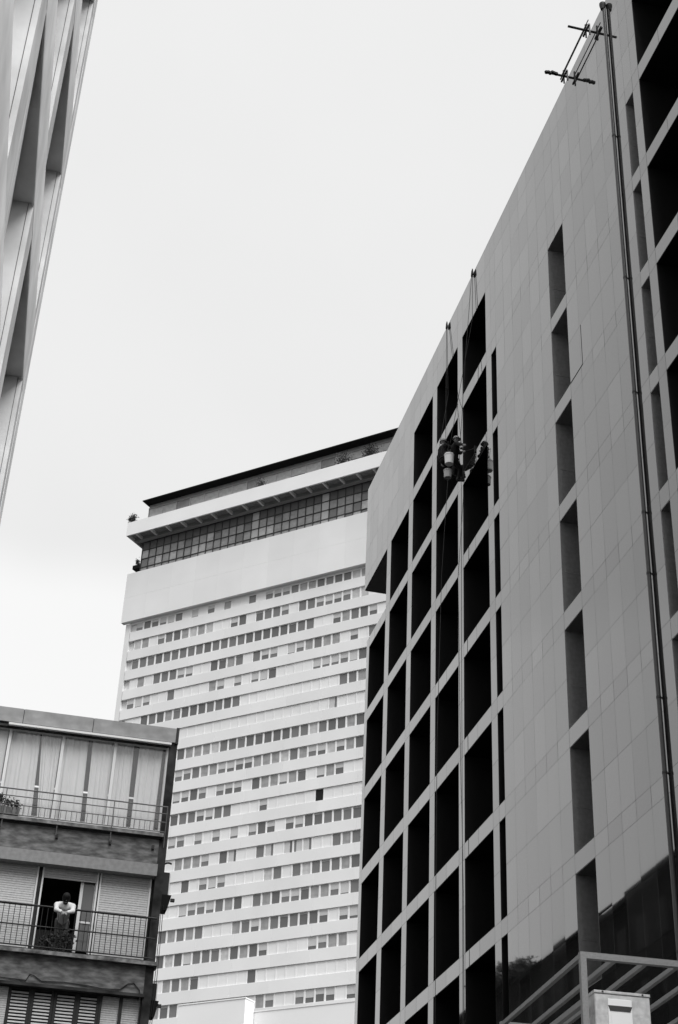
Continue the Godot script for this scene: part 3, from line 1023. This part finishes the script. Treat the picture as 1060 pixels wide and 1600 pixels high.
func resident(xf: Transform3D) -> void:
	var o := thing("person", "person in a white top leaning over the black balcony rail", "person", xf)
	# leaning forward over the rail, forearms folded, head bowed
	var bones := []
	head(bones, Vector3(0, 1.12, 0.30), Vector3(0.0, 1.28, 0.50), Vector3(0.05, -0.75, 0.65).normalized())
	for s in [-1.0, 1.0]:
		var el := Vector3(0.185 * s, 0.92, 0.36)
		var wr := Vector3(0.05 * s, 0.86, 0.47)
		chain(bones, [Vector3(0.17 * s, 1.10, 0.22), el, wr], [0.045, 0.036, 0.026])
		hand(bones, wr, (Vector3(-0.12 * s, -0.06, 0.06)).normalized(), Vector3(0, -0.8, -0.5).normalized(), 0.9)
	bones.append([Vector3(0, 0.85, -0.2), Vector3(0, 1.05, 0.2), 0.1, 0.12])
	part(o, "body", sdf_mesh(bones, 0.014, 0.02), M.skin)
	var sh := []
	chain(sh, [Vector3(0, 0.86, -0.2), Vector3(0, 0.98, 0.02), Vector3(0, 1.06, 0.2)], [0.125, 0.14, 0.13])
	chain(sh, [Vector3(-0.1, 1.08, 0.2), Vector3(0.1, 1.08, 0.2)], [0.095, 0.095])
	for s in [-1.0, 1.0]:
		chain(sh, [Vector3(0.12 * s, 1.10, 0.2), Vector3(0.185 * s, 1.08, 0.24), Vector3(0.19 * s, 0.93, 0.36), Vector3(0.08 * s, 0.87, 0.45)], [0.075, 0.066, 0.052, 0.042])
	part(o, "shirt", sdf_mesh(sh, 0.018, 0.03), M.tshirt)
	var tr := []
	for s in [-1.0, 1.0]:
		chain(tr, [Vector3(0.07 * s, 0.84, -0.24), Vector3(0.075 * s, 0.45, -0.2), Vector3(0.075 * s, 0.08, -0.26)], [0.11, 0.075, 0.056])
		tr.append([Vector3(0.075 * s, 0.04, -0.28), Vector3(0.085 * s, 0.035, -0.12), 0.038, 0.034])
	part(o, "trousers", sdf_mesh(tr, 0.018, 0.03), M.trouser_grey)
	var hr := [[Vector3(0.0, 1.21, 0.42), Vector3(0.0, 1.235, 0.47), 0.098, 0.092], [Vector3(0.0, 1.18, 0.36), Vector3(0, 1.14, 0.33), 0.08, 0.06]]
	part(o, "hair", sdf_mesh(hr, 0.014, 0.02), M.hair)

# ---------------------------------------------------------------- the white sawtooth building on the left
func build_left() -> void:
	var h := along(AZ)
	var n := across(AZ)
	var pa := n * -0.600 + h * 15.0
	var pb := n * -0.690 + h * 12.0
	var x := (pa - pb).normalized()
	var b := thing("sawtooth_building", "white building with sloping precast window bays and dark triangular side openings", "building", Transform3D(Basis(x, Vector3.UP, x.cross(Vector3.UP)), pb))
	var xe := 3.72
	var zi := -0.22
	var top := 36.0
	var st := begin()
	add_box(st, Vector3(-20, 0, -12), Vector3(xe, top, zi - 0.02))
	part(b, "core", done(st), M.left_white)
	st = begin()
	add_box(st, Vector3(3.3, 0, zi - 0.019), Vector3(xe, top, 0.002))
	part(b, "end_pier", done(st), M.left_white)
	for k in 6:
		var xb := -12.0 + 3.0 * k            # where the recess is deepest
		var xa := xb - 2.5                   # where it starts
		var x1 := xb + 0.5 if k < 5 else 3.297
		for s in 11:
			var y0 := 12.48 + 3.345 * (s - 4)
			var y1 := y0 + 3.345
			if y1 < 1.0:
				continue
			y0 = maxf(y0, 0.01)
			# floor band: its pale face and its shaded underside over the recess
			st = begin()
			add_box(st, Vector3(xa, y0 + 0.012, zi - 0.018), Vector3(x1, y0 + 1.0, 0.0))
			part(b, "floor_band", done(st), M.left_white)
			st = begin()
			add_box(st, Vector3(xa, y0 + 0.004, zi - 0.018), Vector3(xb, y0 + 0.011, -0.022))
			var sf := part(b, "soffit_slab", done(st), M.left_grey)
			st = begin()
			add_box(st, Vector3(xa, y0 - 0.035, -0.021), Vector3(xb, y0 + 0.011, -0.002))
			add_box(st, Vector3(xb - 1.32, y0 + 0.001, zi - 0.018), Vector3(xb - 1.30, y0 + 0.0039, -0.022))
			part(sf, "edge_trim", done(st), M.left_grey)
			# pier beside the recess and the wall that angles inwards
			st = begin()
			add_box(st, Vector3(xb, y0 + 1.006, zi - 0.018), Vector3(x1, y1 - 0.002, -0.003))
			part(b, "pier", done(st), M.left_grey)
			st = begin()
			hexa(st, [Vector3(xa, y0 + 1.004, zi - 0.018), Vector3(xb, y0 + 1.004, zi - 0.018), Vector3(xb, y0 + 1.004, zi), Vector3(xa, y0 + 1.004, -0.003),
				Vector3(xa, y1 - 0.001, zi - 0.018), Vector3(xb, y1 - 0.001, zi - 0.018), Vector3(xb, y1 - 0.001, zi), Vector3(xa, y1 - 0.001, -0.003)])
			part(b, "angled_wall", done(st), M.left_white)
			# narrow joint in the pier
			st = begin()
			add_box(st, Vector3(xb - 0.0035, y0 + 1.006, -0.06), Vector3(xb - 0.0005, y1 - 0.01, -0.055))
			part(b, "joint", done(st), M.left_dark)

# ---------------------------------------------------------------- other buildings
func build_others() -> void:
	# white rooftop block in front of the tower's foot
	var sc := 1.25
	var d := 100.0 * sc
	var xf := front(TAZ, d, 60.0 * sc)
	var w := thing("white_block", "plain white rooftop block with a bright right side below the tower windows", "building", xf)
	var st := begin()
	var fy := func(v: float) -> float: return EYE + (v - 1.6) * sc
	add_box(st, Vector3((60.0 - 71.27) * sc, 0, -1.6), Vector3((60.0 - 65.1) * sc, fy.call(WB[0]), 0))
	part(w, "wall", done(st), M.white_wall)
	st = begin()
	add_box(st, Vector3((60.0 - 71.27) * sc - 0.05, fy.call(WB[0]), -1.65), Vector3((60.0 - 65.1) * sc + 0.05, fy.call(WB[0]) + 0.12, 0.05))
	part(w, "coping", done(st), M.white_frame)
	var w2 := thing("white_annexe", "lower white block at the foot of the tower, beside the stone office block", "building", xf)
	st = begin()
	add_box(st, Vector3((60.0 - 68.0) * sc, 0, -9), Vector3((60.0 - 50.0) * sc, fy.call(WB[1]), -1.7))
	part(w2, "wall", done(st), M.white_wall)
	st = begin()
	add_box(st, Vector3((60.0 - 68.0) * sc, fy.call(WB[1]), -9), Vector3((60.0 - 50.0) * sc, fy.call(WB[1]) + 0.1, -1.65))
	part(w2, "coping", done(st), M.white_frame)
	# the dark terrace of houses across the street, mirrored in the polished stone
	var ox2 := front(AZ, -4.0, 0.0)
	var us := [[58.0, 71.2, 27.75, M.opp, "dark five-window house across the street, mirrored nearest the rain pipe"],
		[71.2, 74.4, 27.5, M.opp, "narrow house with a chimney across the street, mirrored in the stone"],
		[74.4, 88.0, 27.65, M.opp, "long dark house across the street, mirrored left of the stone-lined windows"],
		[88.0, 112.0, 28.15, M.opp, "tall dark house at the end of the opposite row, mirrored beside black windows"]]
	for k in us.size():
		var q: Array = us[k]
		var hb := thing("opposite_house", q[4], "building", ox2 * Transform3D(Basis.IDENTITY, Vector3(q[0], 0, 0)), "houses mirrored in the polished facade")
		var wide: float = q[1] - q[0]
		st = begin()
		add_box(st, Vector3(0.02, 0, -10), Vector3(wide - 0.02, q[2], 0))
		part(hb, "wall", done(st), q[3])
		st = begin()
		add_box(st, Vector3(0.0, q[2] - 0.3, 0.002), Vector3(wide, q[2] - 0.02, 0.35))
		var cor := part(hb, "cornice", done(st), M.opp)
		st = begin()
		for j in int(wide / 0.9):
			var bx := rng.randf_range(0.3, wide - 0.9)
			add_box(st, Vector3(bx, q[2] - 0.02, -1.5), Vector3(bx + rng.randf_range(0.12, 0.9), q[2] + 0.5 * pow(rng.randf(), 2.5), -1.0))
			if j % 3 == 0:
				tube(st, [Vector3(bx, q[2], -0.8), Vector3(bx, q[2] + rng.randf_range(0.3, 0.8), -0.8)], 0.03, 5)
		part(cor, "roof_vents", done(st), M.opp)
		st = begin()
		add_box(st, Vector3(wide * 0.7, q[2], -2.2), Vector3(wide * 0.7 + 0.5, q[2] + 0.75, -1.7))
		part(hb, "chimney", done(st), M.opp)
		for f in 8:
			var x := 0.8
			while x + 1.2 < wide:
				st = begin()
				part(hb, "window", box_mesh(Vector3(1.1, 1.7, 0.05)), M.pane_black, Vector3(x + 0.55, 2.6 + 3.25 * f, 0.01))
				x += 2.6


	shrub("roof_garden_bush", "dark bush on the roof of the last opposite house, mirrored in stone", ox2 * Vector3(90.0, 28.1, -0.8), 1.0, 2.6, 700, 0.3, M.leaf, 31)
	shrub("roof_garden_bush", "second dark bush on the opposite roofs, farther down the street", ox2 * Vector3(94.5, 28.1, -0.8), 1.3, 3.2, 800, 0.3, M.leaf, 32)

const WB := [32.72, 32.0]

# ---------------------------------------------------------------- rooftop frame and cooling unit, lower right
func build_frame() -> void:
	var az := -9.4
	var p0 := Vector3(3.8065, 8.221, -22.0)
	var base := Basis(across(az), Vector3.UP, -along(az))
	var roof := 6.3
	var an := thing("flat_roofed_annexe", "low flat-roofed annexe carrying the steel frame and cooling unit", "building", Transform3D(base, Vector3(p0.x, 0, p0.z)))
	var st := begin()
	add_box(st, Vector3(-0.4, 0, -6.0), Vector3(3.6, roof - 0.1, 0.4))
	part(an, "wall", done(st), M.opp)
	st = begin()
	add_box(st, Vector3(-0.45, roof - 0.1, -6.05), Vector3(3.65, roof, 0.45))
	part(an, "roof", done(st), M.parapet)
	var f := thing("steel_frame", "grey steel tube frame with slanting rafters above the cooling unit", "frame", Transform3D(base, Vector3(p0.x, roof, p0.z)))
	var y := p0.y - roof
	var t := 0.045
	for q in [[0.0, 0.0], [2.6, 0.0], [0.0, -4.15], [2.6, -4.15]]:
		st = begin()
		add_box(st, Vector3(q[0] - t, 0, q[1] - t), Vector3(q[0] + t, y - t * 2.0, q[1] + t))
		part(f, "post", done(st), M.galv)
	for z in [0.0, -4.15]:
		st = begin()
		add_box(st, Vector3(-t, y - t * 2.0, z - t), Vector3(2.6 + t, y, z + t))
		part(f, "cross_beam", done(st), M.galv)
	for x in [0.0, 0.5, 0.98, 1.46, 1.94, 2.6]:
		st = begin()
		add_box(st, Vector3(x - t * 0.75, y - t * 1.7, -4.15 + t + 0.001), Vector3(x + t * 0.75, y - t * 0.2, -t - 0.001))
		part(f, "rafter", done(st), M.galv)
	st = begin()
	add_box(st, Vector3(-t * 0.9, 1.18, -4.15 + t + 0.001), Vector3(t * 0.9, 1.26, -t - 0.001))
	part(f, "side_rail", done(st), M.galv)
	# cooling unit
	var ax := 0.175
	var aw := 0.83
	var ah := 0.64
	var c := thing("cooling_unit", "white outdoor cooling unit with a dark grip slot under the steel frame", "air conditioner", Transform3D(base, p0 + base * Vector3(ax, 7.72 - p0.y - ah, -0.06)))
	var legs := 7.72 - ah - roof
	for q in [[0.08, -0.05], [0.75, -0.05], [0.08, -0.29], [0.75, -0.29]]:
		st = begin()
		add_box(st, Vector3(q[0] - 0.02, -legs, q[1] - 0.02), Vector3(q[0] + 0.02, -0.001, q[1] + 0.02))
		part(c, "leg", done(st), M.galv)
	part(c, "casing", box_mesh(Vector3(aw, ah - 0.045, 0.33), 0.012), M.ac, Vector3(aw / 2, (ah - 0.045) / 2, -0.165))
	part(c, "lid", box_mesh(Vector3(aw + 0.012, 0.043, 0.345), 0.008), M.ac, Vector3(aw / 2, ah - 0.021, -0.162))
	var pl := part(c, "front_plate", box_mesh(Vector3(0.36, 0.46, 0.016), 0.006), M.ac_light, Vector3(0.37, 0.3, 0.006))
	st = begin()
	hexa(st, [Vector3(-0.15, 0.06, 0.004), Vector3(0.15, 0.06, 0.004), Vector3(0.15, 0.06, 0.018), Vector3(-0.15, 0.06, 0.018), Vector3(-0.18, 0.135, 0.004), Vector3(0.18, 0.135, 0.004), Vector3(0.18, 0.135, 0.012), Vector3(-0.18, 0.135, 0.012)])
	part(pl, "grip_slot", done(st), M.ac_slot)
	st = begin()
	add_box(st, Vector3(-0.14, -0.22, 0.0085), Vector3(0.16, 0.045, 0.013))
	part(pl, "label_plate", done(st), M.ac_light)
	for q in [0.12, 0.72]:
		part(c, "screw", box_mesh(Vector3(0.028, 0.028, 0.01), 0.004), M.ac_slot, Vector3(q, ah - 0.02, 0.012))

# ---------------------------------------------------------------- rope-access window cleaners
func oapp(u: float, y: float, z: float) -> Vector3:
	var f := (OD - z) / OD
	return Vector3(ox(u * f), EYE + (y - EYE) * f, z)

func rope(label: String, xf: Transform3D, pts: Array, m: Material) -> void:
	var st := begin()
	tube(st, pts, 0.0095, 5)
	var o := thing("climbing_rope", label, "rope", xf, "ropes of the window cleaners")
	part(o, "line", done(st), m)
	st = begin()
	var a: Vector3 = pts[0]
	lathe(st, [Vector2(0.0, -0.26), Vector2(0.045, -0.2), Vector2(0.03, 0.0), Vector2(0.02, 0.08), Vector2(0.0, 0.1)], a, 8)
	part(o, "edge_guard", done(st), M.strap)

func bucket(label: String, at: Transform3D, r: float, h: float, m: Material) -> void:
	var o := thing("bucket", label, "bucket", at, "buckets of the window cleaners")
	var st := begin()
	lathe(st, [Vector2(0, 0), Vector2(r * 0.84, 0), Vector2(r * 0.86, 0.015), Vector2(r * 0.98, h * 0.86), Vector2(r * 1.05, h * 0.87), Vector2(r * 1.05, h * 0.95), Vector2(r, h), Vector2(r * 0.94, h), Vector2(r * 0.8, 0.03), Vector2(0, 0.03)], Vector3.ZERO, 24)
	part(o, "pail", done(st), m)
	st = begin()
	var arc := []
	for k in 13:
		var t := PI * k / 12.0
		arc.append(Vector3(cos(t) * r * 1.06, h * 0.9 + sin(t) * r * 1.3, 0))
	tube(st, arc, 0.008, 5)
	part(o, "handle", done(st), M.steel_dark)

func cleaner(label: String, xf: Transform3D, arms: Array, knees: Array, feet: Array, lean: Vector3) -> void:
	# origin at the hips; the climber faces the wall (-z)
	var o := thing("person", label, "person", xf, "rope-access window cleaners")
	var sh := Vector3(0, 0.52, 0) + lean
	var neck := sh + Vector3(0, 0.06, -0.01) + lean * 0.15
	var top := neck + Vector3(0, 0.29, -0.03) + lean * 0.3
	var face := Vector3(lean.x * 1.5, -0.15, -1).normalized()
	var skin := []
	head(skin, neck, top, face)
	skin.append([neck, sh * 0.5, 0.055, 0.09])
	for a in arms:
		chain(skin, [sh + a[0], a[1], a[2]], [0.045, 0.04, 0.03])
		hand(skin, a[2], (a[2] - a[1]).normalized(), Vector3(0, -0.4, -1).normalized(), 1.0)
	part(o, "body", sdf_mesh(skin, 0.014, 0.02), M.skin)
	var j := []
	chain(j, [Vector3(0, 0.0, 0), Vector3(0, 0.25, 0.01) + lean * 0.45, sh + Vector3(0, -0.06, 0)], [0.15, 0.15, 0.165])
	for a in arms:
		chain(j, [sh + a[0] * 0.5, sh + a[0], a[1], a[1].lerp(a[2], 0.9)], [0.09, 0.082, 0.06, 0.046])
	part(o, "jacket", sdf_mesh(j, 0.02, 0.04), M.jacket)
	var tr := []
	for i in 2:
		var s := -1.0 if i == 0 else 1.0
		chain(tr, [Vector3(0.09 * s, -0.02, 0), knees[i], feet[i]], [0.115, 0.078, 0.058])
	part(o, "trousers", sdf_mesh(tr, 0.02, 0.035), M.trouser)
	var bt := []
	for i in 2:
		bt.append([feet[i] + Vector3(0, -0.03, 0.05), feet[i] + Vector3(0, -0.06, -0.16), 0.05, 0.042])
		bt.append([feet[i] + Vector3(0, 0.08, 0.02), feet[i] + Vector3(0, -0.04, 0.02), 0.058, 0.05])
	part(o, "boots", sdf_mesh(bt, 0.018, 0.03), M.strap)
	var c := neck.lerp(top, 0.62)
	var st := begin()
	lathe(st, [Vector2(0.128, 0.0), Vector2(0.125, 0.05), Vector2(0.1, 0.105), Vector2(0.055, 0.135), Vector2(0.0, 0.143)], c + Vector3(0, 0.03, 0.0), 18)
	lathe(st, [Vector2(0.1, -0.004), Vector2(0.155, -0.006), Vector2(0.155, 0.006), Vector2(0.12, 0.01)], c + Vector3(0, 0.03, -0.012), 18)
	part(o, "helmet", done(st), M.helmet)
	st = begin()
	for i in 2:
		var s := -1.0 if i == 0 else 1.0
		tube(st, [Vector3(0.11 * s, 0.0, 0.13), Vector3(0.13 * s, 0.25, 0.165) + lean * 0.45, sh + Vector3(0.12 * s, 0.06, 0.07), sh + Vector3(0.1 * s, 0.02, -0.17)], 0.02, 6)
	var ring := []
	for k in 17:
		ring.append(Vector3(cos(TAU * k / 16.0) * 0.165, 0.02, sin(TAU * k / 16.0) * 0.165))
	tube(st, ring, 0.024, 6)
	part(o, "harness", done(st), M.strap)

func build_cleaners() -> void:
	var xf := front(AZ, OD, OU)
	var a := oapp(45.25, 34.05, 0.5)
	cleaner("helmeted window cleaner hanging left beside the white buckets", xf * Transform3D(Basis(Vector3.UP, 0.25).scaled(Vector3.ONE * 0.95), a),
		[[Vector3(-0.2, 0, 0), Vector3(-0.36, 0.27, 0.02), Vector3(-0.30, 0.02, -0.08)], [Vector3(0.2, 0, 0), Vector3(0.3, 0.42, -0.2), Vector3(0.1, 0.62, -0.3)]],
		[Vector3(-0.14, -0.22, -0.36), Vector3(0.16, -0.26, -0.34)], [Vector3(-0.14, -0.62, -0.3), Vector3(0.17, -0.68, -0.28)], Vector3(0, 0, 0.05))
	var c := oapp(43.98, 33.2, 0.5)
	cleaner("helmeted window cleaner leaning right to wash the stone band", xf * Transform3D(Basis(Vector3.UP, -0.15).scaled(Vector3.ONE * 0.93), c),
		[[Vector3(-0.17, -0.02, 0), Vector3(0.2, 0.2, -0.2), Vector3(0.5, 0.06, -0.25)], [Vector3(0.19, -0.02, 0), Vector3(0.66, 0.28, -0.12), Vector3(0.93, 0.08, -0.2)]],
		[Vector3(-0.28, -0.2, -0.26), Vector3(-0.12, -0.28, -0.26)], [Vector3(-0.5, -0.52, -0.24), Vector3(-0.34, -0.62, -0.24)], Vector3(0.26, -0.06, 0.0))
	var st := begin()
	tube(st, [c + Vector3(0.45, 0.10, -0.2), c + Vector3(1.2, -0.24, -0.36)], 0.016, 7)
	add_box(st, c + Vector3(1.14, -0.38, -0.42), c + Vector3(1.22, -0.12, -0.35))
	solid("washing_brush", done(st), M.strap, "dark long-handled brush held against the wet stone band", "brush", xf)
	var k := oapp(44.6, 33.42, 0.72)
	bucket("white bucket hanging between the two window cleaners", xf * Transform3D(Basis.IDENTITY, k), 0.17, 0.40, M.bucket)
	k = oapp(44.78, 32.92, 0.72)
	bucket("grey bucket hanging under the white one", xf * Transform3D(Basis.IDENTITY, k), 0.145, 0.32, M.bucket_grey)
	var st2 := begin()
	tube(st2, [oapp(44.6, 33.42, 0.72) + Vector3(0, 0.58, 0), a + Vector3(0.25, 0.05, 0.18)], 0.01, 5)
	tube(st2, [oapp(44.78, 32.92, 0.72) + Vector3(0.0, 0.48, 0), oapp(44.6, 33.42, 0.72) + Vector3(0.1, 0.9, 0.05), a + Vector3(0.25, 0.04, 0.18)], 0.008, 5)
	solid("bucket_strap", done(st2), M.strap, "short cords carrying the two buckets from the left cleaner's harness", "cord", xf)
	rope("pale rope from the roof edge down past the left window cleaner to the street", xf, [Vector3(ox(44.8), 40.16, 0.05), oapp(45.05, 34.8, 0.3), a + Vector3(0.02, 0.1, -0.19), oapp(45.5, 29.2, 0.3), oapp(45.95, 23.0, 0.4), oapp(46.0, 17.8, 0.45), oapp(46.0, 2.0, 0.45)], M.rope)
	rope("thin safety rope ending at the left window cleaner", xf, [Vector3(ox(44.72), 40.16, 0.06), oapp(44.75, 36.7, 0.2), a + Vector3(0.1, 0.5, 0.2)], M.rope_dark)
	rope("pale rope slanting from the roof edge to the right window cleaner and down", xf, [Vector3(ox(41.6), 40.16, 0.05), oapp(42.6, 36.9, 0.25), c + Vector3(0, 0.12, -0.19), oapp(43.15, 31.5, 0.15), oapp(43.2, 25.0, 0.1), oapp(43.2, 20.0, 0.1), oapp(43.2, 2.0, 0.1)], M.rope)
	rope("thin safety rope straight down to the right window cleaner", xf, [Vector3(ox(41.5), 40.16, 0.06), oapp(41.75, 38.0, 0.12), c + Vector3(0.1, 0.6, 0.18)], M.rope_dark)


func _ready() -> void:
	rng.seed = 20240611
	# ---- camera
	var cam := Camera3D.new()
	cam.name = "camera"
	add_child(cam)
	var pitch := deg_to_rad(32.383)
	var roll := deg_to_rad(2.671)
	var fw := Vector3(0, sin(pitch), -cos(pitch))
	var up := Vector3(0, cos(pitch), sin(pitch))
	var rt := Vector3.RIGHT
	cam.transform = Transform3D(Basis(rt * cos(roll) + up * sin(roll), up * cos(roll) - rt * sin(roll), -fw), Vector3(0, EYE, 0))
	cam.fov = rad_to_deg(2.0 * atan(800.0 / 2392.64))
	cam.near = 0.05
	cam.far = 4000.0
	cam.current = true
	# ---- overcast sky
	var env := Environment.new()
	env.background_mode = Environment.BG_SKY
	env.tonemap_mode = Environment.TONE_MAPPER_LINEAR
	env.tonemap_exposure = 3.0
	env.sdfgi_enabled = true
	env.ssao_enabled = true
	env.ssil_enabled = true
	var cloud := FastNoiseLite.new()
	cloud.seed = 5
	cloud.frequency = 1.1
	cloud.fractal_octaves = 4
	var im := Image.create(1024, 512, false, Image.FORMAT_RGBF)
	for y in 512:
		var el := PI * (0.5 - (y + 0.5) / 512.0)
		for x in 1024:
			var a := TAU * (x + 0.5) / 1024.0
			var d := Vector3(cos(el) * cos(a), sin(el), cos(el) * sin(a))
			var edge := 0.528 + 0.05 * cloud.get_noise_3dv(d * Vector3(1.6, 0.4, 1.6))      # a paler bank of cloud low in the sky
			var v := 0.283 + 0.034 * (1.0 - smoothstep(edge - 0.03, edge + 0.012, el)) + 0.012 * cloud.get_noise_3dv(d * Vector3(1, 2.2, 1)) + 0.004 * cloud.get_noise_3dv(d * 6.0)
			if el < 0.0:
				v = 0.12
			im.set_pixel(x, y, Color(v, v, v))
	var pano := PanoramaSkyMaterial.new()
	pano.panorama = ImageTexture.create_from_image(im)
	var sky := Sky.new()
	sky.sky_material = pano
	env.sky = sky
	var we := WorldEnvironment.new()
	we.name = "world_environment"
	we.environment = env
	add_child(we)
	# ---- veiled sun behind the camera, very soft
	var sun := DirectionalLight3D.new()
	sun.name = "sun"
	add_child(sun)
	sun.look_at_from_position(Vector3(0.34, 0.80, 0.50) * 50.0, Vector3.ZERO)
	sun.light_energy = 0.5
	sun.light_angular_distance = 40.0
	sun.shadow_enabled = true
	make_materials()
	build_ground()
	build_office()
	build_tower()
	build_house()
	build_left()
	build_others()
	build_frame()
	build_cleaners()
